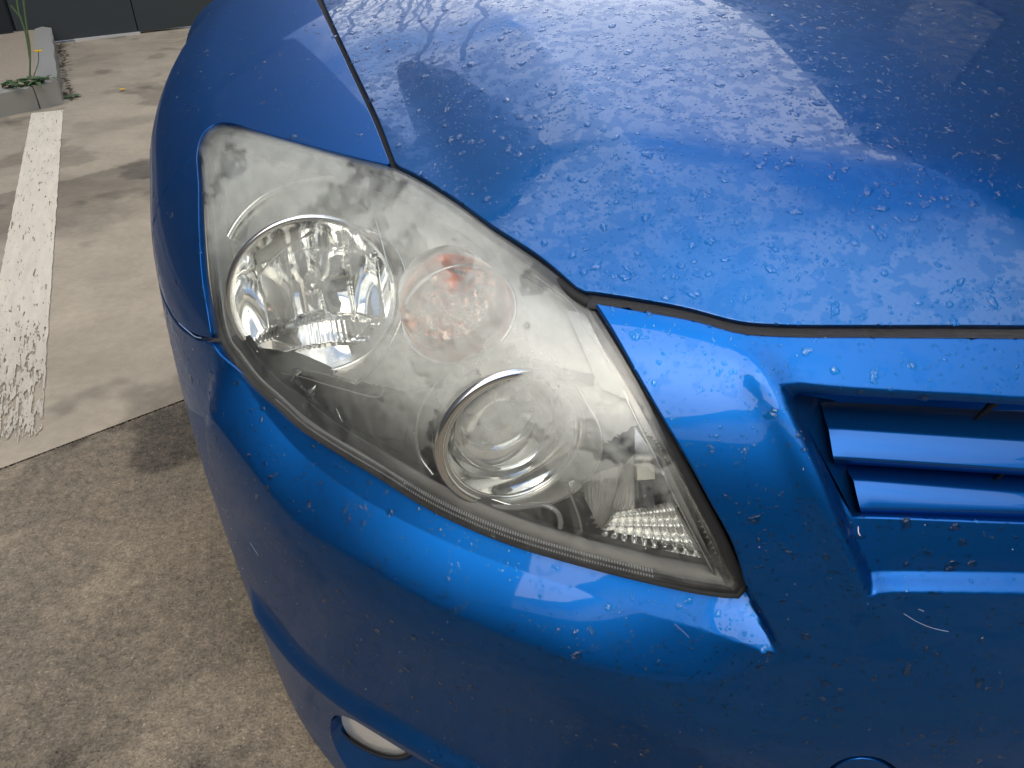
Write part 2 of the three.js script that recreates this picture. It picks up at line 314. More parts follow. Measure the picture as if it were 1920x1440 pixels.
// grille: surround, body-coloured slats, dark back
const lerpRow = ([xl, yl, xr, yr, d], n = 40, xe = 2560) => Array.from({ length: n }, (_, i) => { const x = mix(xl, xe, i / (n - 1)), y = mix(yl, yr, (x - xl) / (xr - xl)); return px3(x, y, d) || px3(x - 40, y, d); });
const slatDepths = [[1528, 752, 1920, 772, .044], [1540, 760, 1920, 781, .037], [1544, 775, 1920, 797, .031], [1548, 790, 1920, 813, .0255], [1552, 800, 1920, 824, .021], [1554, 806, 1920, 830, .0185], [1558, 830, 1920, 853, .0165], [1562, 854, 1920, 877, .014], [1563, 861, 1920, 884, .0155], [1564, 868, 1920, 891, .021], [1564, 871, 1920, 895, .06]];
const slat2 = [[1575, 862, 1920, 884, .046], [1582, 868, 1920, 892, .039], [1588, 880, 1920, 903, .033], [1592, 889, 1920, 913, .0265], [1598, 897, 1920, 922, .022], [1601, 903, 1920, 928, .0195], [1606, 926, 1920, 943, .0165], [1612, 951, 1920, 957, .014], [1614, 958, 1920, 965, .0155], [1618, 966, 1920, 980, .021], [1618, 968, 1920, 983, .06]];
const smoothRows = R => rows(R, false, true);
part(car, 'grille_slat', smoothRows(slatDepths.map(r => lerpRow(r))), paintPlain);
part(car, 'grille_slat', smoothRows(slat2.map(r => lerpRow(r))), paintPlain);
part(car, 'grille_back', rows([[1440, 690, 1920, 715, .075], [1440, 850, 1920, 870, .075], [1560, 1040, 1920, 1070, .075]].map(r => lerpRow(r, 12)), false, true), paintPlain);
part(car, 'grille_frame', (() => { const L = spline([[1622, 1000], [1590, 932], [1548, 843], [1507, 757], [1500, 730]].map(pp), .005); return rows([0, .35, .7, 1].map(k => L.map(q => { const w = [q[0] + k * .028, q[1]], P = skin(...w); return add3(P, gradF(P), -.022 - .03 * k); }))); })(), paintPlain);
for (const [x, y] of [[1842, 774], [1884, 884]]) {
  const P = px3(x, y, .03), Q = px3(x + 12, y + 22, .02);
  const g = new THREE.ConeGeometry(.0045, .03, 4); g.rotateZ(2.6); g.translate(...P);
  part(car, 'grille_clip', g, blackPlastic);
}

// fog lamp in its scoop
{
  const scoopRows = [];
  const lo = spline([[622, 1352], [626, 1385], [648, 1430], [690, 1480], [760, 1530], [860, 1530]].map(pp), .008), hi = spline([[640, 1335], [668, 1344], [712, 1371], [762, 1402], [818, 1430], [900, 1474]].map(pp), .008), n = 30;
  const pick = (c, t) => { const k = t * (c.length - 1), i = Math.min(c.length - 2, Math.floor(k)), f = k - i; return [mix(c[i][0], c[i + 1][0], f), mix(c[i][1], c[i + 1][1], f)]; };
  for (let j = 0; j <= 14; j++) { const v = j / 14, r = []; for (let i = 0; i <= n; i++) { const a = pick(lo, i / n), b = pick(hi, i / n), q = [mix(a[0], b[0], v), mix(a[1], b[1], v)], P = skin(...q), N = gradF(P); r.push(add3(P, N, .002 - .08 * Math.pow(v, .9) * sstep(0, .12, i / n + .04))); } scoopRows.push(r); }
  part(car, 'fog_lamp_scoop', rows(scoopRows), paintPlain);
  const fog = sub(car, 'fog_lamp'); fog.userData.label = 'pale round fog lamp with black rim half hidden under the bumper fold';
  const E = (k, d, s) => ringPx(706, 1370, 0, 0, 1) && Array.from({ length: 40 }, (_, i) => { const t = i / 40 * 6.2832, c = Math.cos(.5), s_ = Math.sin(.5), x = 88 * k * Math.cos(t), y = 40 * k * Math.sin(t); return px3(696 + x * c - y * s_, 1366 + x * s_ + y * c + s, d); });
  const white = phy({ color: lin(.72, .73, .72), roughness: .12, clearcoat: 1, clearcoatRoughness: .04 });
  const ctr = [px3(696, 1366, .008)];
  part(fog, 'fog_lens', rows([Array(40).fill(ctr[0]), E(.35, .0085, 0), E(.65, .010, 0), E(.9, .013, 0)], true), white);
  part(fog, 'lamp_rim', rows([E(.9, .013, 0), E(.93, .008, 0), E(.99, .008, 1), E(1.03, .011, 2), E(1.06, .026, 3)], true), blackPlastic);
}

// dark rubber seals in the gaps
function seal(pts, w, d, r) { const c = spline(pts.map(pp), .008).map(q => skin(...q)); const L = c.map((P, i) => { const N = gradF(P), t = norm3(sub3(c[Math.min(i + 1, c.length - 1)], c[Math.max(i - 1, 0)])), s = norm3(cross3(t, N)); return [-1, -.8, -.4, 0, .4, .8, 1].map(k => add3(add3(P, s, k * w / 2), N, -d + r * (Math.sqrt(Math.max(0, 1 - k * k)) - 1))); }); return rows(L); }
part(car, 'rubber_seal', seal([[1102, 557], [1160, 564], [1240, 578], [1320, 594], [1385, 613], [1450, 619], [1650, 621], [1800, 622], [1935, 623], [.55, lastU[1] + .004, lastU[2] + .008], mirX(px3(1700, 621))],   .0120, .0042, .0015), std({ color: lin(.05, .05, .052), roughness: .8, bumpMap: peel, bumpScale: .001 }));
part(car, 'rubber_seal', seal([[-.215, .86, -1.65], [599, 0], [630, 65], [670, 150], [705, 225], [734, 303], [746, 320]], .012, .008, .002), rubber);
part(car, 'rubber_seal', seal([[735, 312], [760, 325], [785, 339], [850, 380], [925, 436], [1020, 497], [1085, 549], [1103, 560]], .009, .0035, .002), rubber);
// scratches and a caught thread
{
  const pale = std({ color: lin(.24, .32, .46), roughness: .6 }), on = (l, r, m, nm) => part(car, nm, tube(spline(l.map(pp), .004).map(q => { const P = skin(...q), N = gradF(P); return add3(P, N, bumperD(P, N) + r * .3); }), r, false, 0, 5), m);
  on([[1694, 1150], [1720, 1166], [1750, 1178], [1778, 1184]], .00024, pale, 'scratch'); on([[1722, 1142], [1732, 1146]], .00025, pale, 'scratch'); on([[1264, 1184], [1280, 1196], [1292, 1206]], .00016, pale, 'scratch'); on([[336, 606], [352, 620], [366, 631], [378, 634]], .0006, pale, 'scratch');
  on([[470, 1016], [478, 1028], [486, 1040]], .0002, pale, 'scratch'); on([[566, 778], [575, 790], [586, 802]], .0002, pale, 'scratch');
  const t0 = px3(1609, 976, .012), t1 = px3(1610, 1000, .008), t2 = px3(1613, 1004, .006); part(car, 'thread', tube([t0, t1, t2], .0004, false, 10, 5), std({ color: lin(.8, .7, .72), roughness: .8 }));
}
// the bay under the panels
{
  const o = [[-.28, .82, -1.64], [-.30, .7, -1.1], [-.28, .5, -.8], [-.2, .2, -.68], [.2, .15, -.4], [.75, .15, -.36], [.75, .5, -.36], [.75, .8, -.6], [.75, .95, -1.64]];
  const g = panel(outline(...o.map((p, i) => [p, o[(i + 1) % o.length]])), [], { D: () => -.15, h: () => .06, deep: 0 });
  part(car, 'engine_bay_liner', g, std({ color: lin(.01, .01, .011), roughness: .8 }));
}

// ---------- headlight ----------
const lamp = sub(car, 'headlight'); lamp.userData.label = 'large slanted headlight with clouded yellowed cover';
const lampOut = outline([[376, 300], [370, 274], [377, 248], [401, 233], [440, 235]], [[440, 235], [520, 254], [620, 283], [735, 313], [780, 333], [853, 378], [934, 436], [1024, 498], [1092, 550]], [[1092, 550], [1109, 563], [1117, 580]], [[1117, 580], [1161, 654], [1209, 742], [1255, 840], [1300, 930], [1345, 1015], [1374, 1080]], [[1374, 1080], [1389, 1116], [1379, 1124]],
  [[1379, 1124], [1300, 1112], [1200, 1090], [1075, 1058], [950, 1020], [867, 987], [783, 945], [700, 893], [608, 838], [550, 800], [513, 765], [465, 722], [425, 670], [405, 640], [396, 610], [387, 540], [380, 450], [377, 380], [376, 300]]);
const cA = lampOut.reduce((s, q) => [Math.min(s[0], q[0]), Math.max(s[1], q[0]), Math.min(s[2], q[1]), Math.max(s[3], q[1])], [9, -9, 9, -9]);
const lampUV = g => { const p = g.attributes.uv; for (let i = 0; i < p.count; i++) p.setXY(i, (p.getX(i) / UV - cA[0]) / (cA[1] - cA[0]), (p.getY(i) / UV - cA[2]) / (cA[3] - cA[2])); return g; };
// oxidised plastic: cloudy in the middle and along the top, rubbed clear low down
const hz = (x, y, r, k) => { const q = pp([x, y]); return [q[0], q[1], r, k]; };
const spots = [hz(790, 650, .036, 1), hz(890, 625, .036, .95), hz(960, 680, .032, .85), hz(700, 345, .05, .5), hz(570, 300, .055, .62), hz(450, 290, .055, .58), hz(850, 420, .055, .55), hz(395, 420, .03, .45), hz(945, 765, .032, .7), hz(1120, 780, .035, .65), hz(1190, 860, .025, .35), hz(1020, 690, .03, .5), hz(842, 560, .04, .2), hz(580, 470, .05, .32), hz(640, 600, .04, .22)];
const hazeMap = texture(1024, (u, v) => {
  const a = mix(cA[0], cA[1], u), b = mix(cA[2], cA[3], v); let s = 1;
  for (const [x, y, r, k] of spots) s *= 1 - k * Math.exp(-((a - x) ** 2 + (b - y) ** 2) / (r * r));
  s = 1 - s * .95;
  const n = fbm(a * 34, b * 34, 3.3, 5), m = fbm(a * 80 + b * 40, b * 60, 9.1, 4), torn = sstep(.06, .10, fbm(a * 26 + 3, b * 26, 6.3, 5) + .12 * m);
  s = s * (1 + .7 * m + .5 * fbm(a * 240, b * 240, 2.2, 2)) - .75 * torn * s * (1 - .75 * Math.pow(s, 3));
  const sc = Math.pow(Math.max(0, 1 - Math.abs(nz(a * 150 + b * 40, b * 14 - a * 10, 5.5)) * 9), 2) * .12;
  return clamp(s + sc * .5, 0, 1);
});
const drops = texture(512, (u, v) => .5 + .5 * fbm(u * 46, v * 46, 8, 4));
const cover = phy({ color: lin(.93, .935, .90), transmission: 1, thickness: 0, roughness: .27, ior: 1.5, bumpMap: drops, bumpScale: .0003 });
const oxid = std({ color: lin(.84, .84, .80), roughness: .9, transparent: true, opacity: .29, alphaMap: hazeMap });
const coverD = -.001, rightEdge = curve3([[1116, 582], [1208, 742], [1300, 930], [1372, 1080]]);
const coverDP = (P, n) => coverD - .007 * Math.exp(-((sdist(P, n, rightEdge)[0] / .04) ** 2));
part(lamp, 'lens_cover', lampUV(panel(lampOut, [], { D: coverDP, h: () => .008, lip: .002, deep: 0 })), cover);
for (const [nm, d] of [['cloudy_layer', .0012], ['cloudy_layer', .0024], ['cloudy_layer', .0036], ['cloudy_layer', .0048]]) part(lamp, nm, lampUV(panel(offset2(lampOut, -.001), [], { D: (P, n) => coverDP(P, n) - d, h: () => .012, deep: 0 })), oxid);
// gasket round the cover
{ const L = [[.0045, .008], [.004, .011], [.002, .011], [.0005, .010], [-.002, .0098], [-.003, .015]].map(([o, d]) => { const c = offset2(lampOut, o); return c.map(q => { const P = skin(...q); return add3(P, gradF(P), -d); }); }); part(lamp, 'gasket', rows(L, true), rubber); }

// bezel behind the cover
const AXIS = norm3([.19, .1, .98]);
function ringFrame(x, y, R_px, d) { const C = px3(x, y, d), k = dist3(C, [0, 1, 0]) / Math.hypot(FPX, x - 960, y - 720), X = norm3(cross3([0, 1, 0], AXIS)), Y = cross3(AXIS, X); return { C, R: R_px * k, X, Y, at: (r, t, z = 0) => add3(add3(add3(C, X, r * Math.cos(t)), Y, r * Math.sin(t)), AXIS, z) }; }
const main = ringFrame(592, 560, 154, .048), sig = ringFrame(842, 556, 110, .030), pro = ringFrame(960, 822, 141, .034);
const circ = (f, r, n = 72, z = 0) => Array.from({ length: n }, (_, i) => f.at(r, i / n * 2 * Math.PI, z));
const mainHole = circ(main, main.R * 1.27).map(par), sigHole = circ(sig, sig.R * 1.04).map(par), bigRing = ringFrame(962, 828, 192, .034), proHole = Array.from({ length: 72 }, (_, i) => { const t = i / 72 * 2 * Math.PI; return bigRing.at(bigRing.R * mix(.735, 1, sstep(-.35, .55, Math.cos(t - 2.4))), t); }).map(par);
const darkZone = outline(...[[370, 560], [430, 600], [560, 700], [715, 735], [785, 720], [805, 880], [1050, 905], [1062, 905], [1104, 1020], [1345, 1080], [1400, 1150], [900, 1080], [380, 760], [340, 600]].map((p, i, l) => [p, l[(i + 1) % l.length]]));
const cornerZone = outline(...[[1062, 905], [1120, 850], [1190, 800], [1235, 850], [1345, 1082], [1104, 1024]].map((p, i, l) => [p, l[(i + 1) % l.length]]));
const bezOut = offset2(lampOut, -.003), bz = { h: () => .0035, deep: 0, D: () => -.030 };
const cut = q => inside2(mainHole, q) || inside2(sigHole, q) || inside2(proHole, q) || inside2(cornerZone, q);
part(lamp, 'bezel', panel(bezOut, [], { ...bz, keep: q => !cut(q) && !inside2(darkZone, q) }), bezelSilver);
part(lamp, 'lower_bezel', panel(bezOut, [], { ...bz, keep: q => !cut(q) && inside2(darkZone, q) }), housing);
// walls from the bezel's edge to the cover, and the lamp's tub
const wallRows = ds => ds.map(([o, d]) => offset2(lampOut, o).map(q => { const P = skin(...q); return add3(P, gradF(P), -d); }));
part(lamp, 'bezel_wall', rows(wallRows([[-.003, .0305], [-.0045, .022], [-.004, .014], [-.002, .011]]), true), phy({ color: lin(.16, .16, .15), roughness: .25, metalness: .4 }));
part(lamp, 'housing_tub', panel(offset2(lampOut, .004), [], { D: () => -.13, h: () => .03, deep: 0 }), blackPlastic);
part(lamp, 'housing_tub', rows(wallRows([[.004, .13], [.002, .08], [-.002, .031]]), true), blackPlastic);

// collars, rims and reflectors
const strip = (A, B, n = 5, bow = 0) => rows(Array.from({ length: n }, (_, j) => A.map((p, i) => { const t = j / (n - 1); return add3(add3(p, sub3(B[i], p), t), AXIS, -bow * Math.sin(Math.PI * t)); })), true);
const onBezel = (hole, d) => hole.map(q => { const P = skin(...q); return add3(P, gradF(P), -d); });
const ringTube = (pts, r) => tube(pts, r, true, 96, 8);
function bowl(f, r0, depth, { n = 120, m = 26, facet = null, z0 = 0 } = {}) {
  return rows(Array.from({ length: m + 1 }, (_, j) => Array.from({ length: n }, (_, i) => { const t = i / n * 2 * Math.PI, r = r0 * (1 - j / m * .96), x = r * Math.cos(t), y = r * Math.sin(t); return f.at(r, t, z0 - depth * (1 - (r / r0) ** 2) + (facet ? facet(x / r0, y / r0) : 0)); })), true);
}
// high beam
{
  const H = onBezel(mainHole, .030), Rm = circ(main, main.R * 1.02, 72);
  part(lamp, 'reflector_collar', strip(H, Rm, 6, .004), bezelSilver);
  part(lamp, 'reflector_rim', ringTube(H, .0014), satin);
  part(lamp, 'reflector_rim', ringTube(circ(main, main.R), .0026), satin);
  part(lamp, 'reflector_rim', strip(circ(main, main.R * .99), circ(main, main.R * .93, 72, -.006), 3), satin);
  const steps = (x, y) => { const c = Math.floor((x + 1.05) * 2.6), u = (x + 1.05) * 2.6 - c, row = y > -.5 ? Math.floor((y + .5) * 1.1) : -1, edge = Math.min(1, (1 - Math.hypot(x, y)) * 6); if (y < -.52 && y > -.78) return edge * (.010 + .0012 * Math.abs(Math.sin(x * 44)) * sstep(-.3, 0, x)); if (y <= -.78) return edge * .004; return edge * ((Math.sin(c * 2.4 + row * 1.7) * .0028) - .014 * (u - .5) * (u - .5) + .005 * (u - .5) * Math.sin(c * 1.9 + row)); };
  part(lamp, 'main_reflector', bowl(main, main.R * .93, .055, { n: 200, m: 60, facet: steps, z0: -.006 }), chrome);
  const bulb = new THREE.LatheGeometry([[0, .03], [.004, .029], [.0075, .024], [.008, .008], [.0065, 0]].map(p => new THREE.Vector2(...p)), 20); bulb.applyMatrix4(new THREE.Matrix4().makeBasis(new THREE.Vector3(...main.X), new THREE.Vector3(...AXIS), new THREE.Vector3(...cross3(main.X, AXIS))).setPosition(...main.at(0, 0, -.055)));
  part(lamp, 'bulb_shield', bulb, satin);
}
// turn signal
{
  const H = onBezel(sigHole, .030), R1 = circ(sig, sig.R * .86, 72, -.006);
  part(lamp, 'signal_rim', ringTube(H, .0017), satin);
  part(lamp, 'signal_collar', strip(H, R1, 5, -.002), satin);
  const fac = (x, y) => { const r = Math.hypot(x, y), k = 6, c = Math.floor((x + 1) * k), d = Math.floor((y + 1) * k); return Math.min(1, (1 - r) * 7) * .0032 * Math.sin(c * 2.7 + d * 1.9); };
  part(lamp, 'signal_reflector', bowl(sig, sig.R * .86, .034, { n: 150, m: 46, facet: fac, z0: -.006 }), std({ color: lin(.80, .56, .46), metalness: 1, roughness: .14 }));
  const b = new THREE.LatheGeometry([[0, .034], [.005, .032], [.0085, .026], [.0095, .018], [.0085, .008], [.006, 0]].map(p => new THREE.Vector2(...p)), 22); b.applyMatrix4(new THREE.Matrix4().makeBasis(new THREE.Vector3(...sig.X), new THREE.Vector3(...AXIS), new THREE.Vector3(...cross3(sig.X, AXIS))).setPosition(...sig.at(.006, .7, -.038)));
  part(lamp, 'amber_bulb', b, amber);
}
// projector
{
  const H = onBezel(proHole, .030), R1 = circ(pro, pro.R, 72, .004);
  part(lamp, 'projector_rim', ringTube(H, .0012), satin);
  part(lamp, 'projector_collar', strip(H, circ(pro, pro.R * 1.0, 72, -.012), 6, .006), bezelSilver);
  part(lamp, 'projector_rim', ringTube(R1, .0040), satin);
  part(lamp, 'projector_rim', ringTube(circ(pro, pro.R * .92, 72, .002), .0024), chrome);
  part(lamp, 'projector_shroud', strip(R1, circ(pro, pro.R, 72, -.02), 3), satin);
  part(lamp, 'projector_reflector', bowl(pro, pro.R * .92, .045, { n: 96, m: 24, z0: .002 }), chrome);
  const Rl = pro.R * .70, L = Array.from({ length: 13 }, (_, j) => { const a = j / 12 * Math.PI / 2; return circ({ ...pro, at: pro.at }, Math.max(1e-5, Rl * Math.cos(a)), 60, -.012 + .022 * Math.sin(a)).map(p => add3(add3(p, pro.X, -.003), pro.Y, .006)); });
  const back = circ(pro, Rl, 60, -.012).map(p => add3(add3(p, pro.X, -.003), pro.Y, .006)), mid_ = back.reduce((s, p) => add3(s, p, 1 / 60), [0, 0, 0]);
  part(lamp, 'projector_lens', merge([rows(L, true), rows([back, back.map(() => mid_)], true, true)]), phy({ color: lin(.95, .96, .96), roughness: .02, transmission: 1, thickness: .03, ior: 1.5 }));
  part(lamp, 'lens_holder', strip(back.map((p, i) => add3(add3(p, sub3(p, mid_), .05), AXIS, .001)), back.map(p => add3(p, AXIS, -.025)), 4), satin);
  part(lamp, 'lens_backing', rows([back.map(p => add3(p, AXIS, -.022)), back.map(() => add3(mid_, AXIS, -.026))], true), std({ color: lin(.42, .43, .43), roughness: .5 }));
}
// corner lamp: fluted reflector halves and clear bulb
{
  const fluteMetal = std({ color: lin(.88, .88, .85), metalness: .85, roughness: .24 });
  const quad = (p, nx, ny, fn) => rows(Array.from({ length: ny + 1 }, (_, j) => Array.from({ length: nx + 1 }, (_, i) => { const u = i / nx, v = j / ny, x = mix(mix(p[0][0], p[1][0], u), mix(p[3][0], p[2][0], u), v), y = mix(mix(p[0][1], p[1][1], u), mix(p[3][1], p[2][1], u), v); return px3(x, y, fn(u, v)); })));
  part(lamp, 'fluted_reflector', quad([[1062, 905], [1172, 870], [1126, 1012], [1102, 1022]], 110, 14, (u, v) => .046 - .003 * Math.abs(Math.sin(u * 13 * Math.PI / 1.0)) + .010 * u), fluteMetal);
  part(lamp, 'fluted_reflector', quad([[1172, 868], [1190, 850], [1192, 960], [1126, 1012]], 48, 14, (u, v) => .056 - .0025 * Math.abs(Math.sin(u * 6 * Math.PI)) - .006 * u), fluteMetal);
  part(lamp, 'pillow_reflector', quad([[1150, 962], [1262, 940], [1332, 1066], [1112, 1020]], 150, 40, (u, v) => .050 - .004 * Math.abs(Math.sin(u * 10 * Math.PI)) - .003 * Math.abs(Math.sin(v * 4 * Math.PI)) - .018 * v), fluteMetal);
  part(lamp, 'corner_wall', quad([[1190, 800], [1225, 850], [1270, 945], [1192, 962]], 10, 10, () => .060), satin);
  part(lamp, 'corner_wall', quad([[1225, 845], [1245, 860], [1350, 1080], [1330, 1068]], 4, 20, (u, v) => .052 - .022 * u), phy({ color: lin(.6, .6, .58), roughness: .3 }));
  part(lamp, 'corner_wall', quad([[1102, 1022], [1332, 1066], [1345, 1082], [1102, 1028]], 40, 4, (u, v) => .034 - .004 * v), satin);
  const ex = [1, 0, 0], ey = [0, .86, -.5], ez = [0, .5, .86];
  part(lamp, 'bulb_socket', boxAt(px3(1212, 925, .046), ex, ey, ez, .0085, .016, .012), std({ color: lin(.06, .06, .065), roughness: .5 }));
  part(lamp, 'bulb_holder', boxAt(px3(1207, 884, .046), ex, ey, ez, .013, .010, .012), std({ color: lin(.62, .60, .52), roughness: .45 }));
  part(lamp, 'lens_tab', boxAt(px3(1240, 1031, .030), ex, ey, ez, .010, .0035, .004), blackPlastic);
}
// ribbed light guide beside the bonnet corner
{
  const r = [], A = [[1060, 580], [1098, 590]], B = [[1125, 728], [1182, 752]], n = 84;
  for (let j = 0; j <= 10; j++) { const v = j / 10; r.push(Array.from({ length: n + 1 }, (_, i) => { const u = i / n; return px3(mix(mix(A[0][0], A[1][0], u), mix(B[0][0], B[1][0], u), v), mix(mix(A[0][1], A[1][1], u), mix(B[0][1], B[1][1], u), v), .0225 - .0022 * Math.abs(Math.sin(u * 11 * Math.PI))); })); }
  part(lamp, 'ribbed_panel', rows(r), std({ color: lin(.16, .16, .15), metalness: .4, roughness: .4 }));
  for (let k = 0; k < 12; k++) { const u = (k + .5) / 12, L = []; for (let j = 0; j <= 8; j++) { const v = j / 8; L.push(px3(mix(mix(A[0][0], A[1][0], u), mix(B[0][0], B[1][0], u), v), mix(mix(A[0][1], A[1][1], u), mix(B[0][1], B[1][1], u), v), .0165)); } part(lamp, 'rib', tube(L, .00065, false, 12, 6), satin); }
  part(lamp, 'dark_slot', boxAt(px3(1085, 706, .026), norm3([.9, -.15, .3]), [0, .86, -.5], norm3([-.3, .5, .8]), .022, .008, .006), blackPlastic);
}
{
  const L = [[[1118, 584], [1160, 655], [1208, 742], [1255, 840], [1300, 930], [1345, 1015], [1374, 1080], [1382, 1108]], [[1102, 592], [1143, 661], [1190, 749], [1236, 847], [1280, 936], [1324, 1020], [1354, 1082], [1360, 1094]]].map(l => spline(l.map(pp), .01)), n = 60, at = (c, t) => { const k = t * (c.length - 1), i = Math.min(c.length - 2, Math.floor(k)), f = k - i; return [mix(c[i][0], c[i + 1][0], f), mix(c[i][1], c[i + 1][1], f)]; };
  part(lamp, 'side_trim', rows([[0, .0125], [.3, .0145], [.6, .0165], [.68, .0145], [.78, .0150], [.9, .019], [1, .024]].map(([v, d]) => Array.from({ length: n + 1 }, (_, i) => { const a = at(L[0], i / n), b = at(L[1], i / n), P = skin(mix(a[0], b[0], v), mix(a[1], b[1], v)); return add3(P, gradF(P), -d); }))), blackPlastic);
}
// trim along the lower edge with its knurled lip
{
  const e = spline([[405, 645], [425, 678], [465, 728], [513, 771], [550, 805], [608, 844], [700, 899], [783, 951], [867, 993], [950, 1026], [1075, 1064], [1200, 1095], [1300, 1115], [1368, 1124]].map(pp), .004);
  const inn = spline([[412, 620], [436, 655], [478, 708], [530, 750], [570, 782], [630, 824], [715, 872], [800, 920], [880, 958], [960, 990], [1080, 1028], [1205, 1060], [1290, 1078], [1345, 1088]].map(pp), .004);
  const N = 160, pk = (c, t) => { const k = t * (c.length - 1), i = Math.min(c.length - 2, Math.floor(k)), f = k - i; return [mix(c[i][0], c[i + 1][0], f), mix(c[i][1], c[i + 1][1], f)]; };
  const L = [[0, .010], [.25, .0115], [.6, .014], [.92, .018], [1, .0195], [1.04, .026]].map(([v, d]) => Array.from({ length: N + 1 }, (_, i) => { const a = pk(e, i / N), b = pk(inn, i / N), P = skin(mix(a[0], b[0], v), mix(a[1], b[1], v)); return add3(P, gradF(P), -d); }));
  part(lamp, 'lower_trim', rows(L), blackPlastic);
  const teeth = [];
  for (let i = 60; i < 230; i++) { const t = .18 + (i - 60) / 170 * .72, at = (v, dt, d) => { const a = pk(e, t + dt), b = pk(inn, t + dt), P = skin(mix(a[0], b[0], v), mix(a[1], b[1], v)); return add3(P, gradF(P), -d); }; teeth.push(tube([at(.1, 0, .0098), at(.45, .0025, .0118)], .0006, false, 2, 5)); }
  const tg = part(lamp, 'knurled_lip', merge(teeth), std({ color: lin(.30, .31, .33), roughness: .3 })); tg.userData.kind = 'stuff';
  const clip = [[890, 946], [960, 952], [1020, 948], [1046, 962], [1050, 990], [1036, 1006], [1000, 1000], [950, 980]].map(p => px3(...p, .024));
  part(lamp, 'moulded_loop', tube(clip, .0022, false, 60, 8), phy({ color: lin(.18, .18, .18), roughness: .12, clearcoat: 1 }));
  part(lamp, 'lower_bezel', panel(outline([[494, 696], [560, 706], [640, 729], [714, 743]], [[714, 743], [726, 790], [720, 850]], [[720, 850], [640, 832], [570, 790]], [[570, 790], [525, 748], [494, 696]]), [], { D: () => -.0285, h: () => .008, lip: .0008, deep: .008 }), housing);
  const line = (pts, d, r, m) => part(lamp, 'bezel_edge', tube(pts.map(p => px3(...p, d)), r, false, 50, 6), m);
  line([[494, 696], [560, 706], [640, 729], [714, 743], [720, 728]], .0265, .0008, satin);
  line([[424, 618], [409, 565], [411, 518], [422, 459], [450, 409], [492, 370], [539, 348], [590, 336], [630, 333]], .0255, .0030, satin);
  line([[812, 890], [788, 856], [781, 809], [788, 770], [805, 738], [850, 688], [909, 658], [980, 641]], .0262, .0013, satin);
  line([[640, 500], [700, 400], [712, 440], [735, 530]].slice(1), .024, .0009, satin);
  line([[1062, 905], [1084, 965], [1104, 1022], [1220, 1048], [1340, 1080]], .029, .0012, satin);
  line([[780, 343], [850, 395], [930, 455], [1010, 520], [1075, 572], [1100, 620], [1150, 700], [1200, 800], [1250, 900], [1300, 1000], [1340, 1078]], .016, .0009, satin);
  line([[392, 300], [390, 400], [402, 520], [420, 610]], .018, .0009, satin);
  const facet = (q, d) => part(lamp, 'chrome_facet', rows(Array.from({ length: 9 }, (_, j) => Array.from({ length: 7 }, (_, i) => { const u = i / 6, v = j / 8, x = mix(mix(q[0][0], q[1][0], u), mix(q[3][0], q[2][0], u), v), y = mix(mix(q[0][1], q[1][1], u), mix(q[3][1], q[2][1], u), v); return px3(x, y, d - .003 * Math.sin(Math.PI * u) * Math.sin(Math.PI * Math.min(1, v + .2))); }))), satin);
  facet([[552, 690], [566, 696], [542, 728], [528, 722]], .0275); facet([[566, 738], [592, 722], [590, 742], [572, 756]], .0275); facet([[626, 764], [634, 768], [657, 814], [646, 818]], .0275);
}

// ---------- yard ----------
const gnd = (x, y, h = 0) => { const d = ray(x, y), t = (h - 1) / d[1]; return [d[0] * t, h, d[2] * t]; };
const GX = -4.2, GZ = -6.2, GS = 8;                                                    // one texture covers 8 m of yard
const toUV = (x, z) => [(x - GX) / GS, (z - GZ) / GS];
const bandA = [gnd(105, 338), gnd(300, 292)], jointA = gnd(0, 880), jointB = gnd(345, 750);
const concreteRelief = texture(1024, (u, v) => { const g = fbm(u * 120, v * 120, 1, 3), s = sstep(.22, .3, fbm(u * 200, v * 200, 6, 2)); return .5 + .45 * g + .3 * s; });
concreteRelief.repeat.set(5, 5);
const side2 = (p, a, b) => (b[0] - a[0]) * (p[1] - a[2]) - (b[2] - a[2]) * (p[0] - a[0]);
const far1 = Math.sign(side2(gnd(250, 600).filter((_, i) => i !== 1), jointA, jointB)), bandL = Math.hypot(bandA[1][0] - bandA[0][0], bandA[1][2] - bandA[0][2]), bandS = Math.sign(side2(gnd(220, 420).filter((_, i) => i !== 1), bandA[0], bandA[1]));
// band painted darker from a straight edge on, dirt and patches of the dry smooth slab; coarse open aggregate on the near one
const slabTone = (x, z, near_) => {
  const a = fbm(x * 1.3, z * 1.3, .4, 5), b = fbm(x * 5, z * 5, 2.6, 5), c = fbm(x * 42, z * 42, 5.2, 4), gr = (nz(x * 170, z * 170, 3) + nz(x * 90, z * 90, 8)) * .5;
  if (near_) {
    let k = .495 + .08 * a + .10 * b + .11 * c + .14 * gr + .12 * nz(x * 320, z * 320, 9);
    k += sstep(-.02, .10, fbm(x * 3.1 + 2, z * 3.1, 5.5, 5)) * .07; k -= .16 * sstep(.17, .3, fbm(x * 2.6 + 4, z * 2.6, 8.1, 5));
    return k + (nz(x * 260, z * 260, 11) > .56 ? .22 : nz(x * 230, z * 230, 17) > .5 ? -.14 : 0);
  }
  const d = bandS * side2([x, z], bandA[0], bandA[1]) / bandL + .06 * b + .03 * c;
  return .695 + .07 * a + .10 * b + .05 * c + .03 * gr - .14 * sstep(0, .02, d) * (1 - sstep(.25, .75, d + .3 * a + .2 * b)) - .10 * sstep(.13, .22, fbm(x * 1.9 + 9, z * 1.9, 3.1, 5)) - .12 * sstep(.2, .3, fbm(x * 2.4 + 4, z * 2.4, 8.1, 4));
};
const yardMap = texture(2048, (u, v) => { const k = slabTone(GX + u * GS, GZ + v * GS, false) * .94; return [k, k * .925, k * .805]; }, { srgb: true });
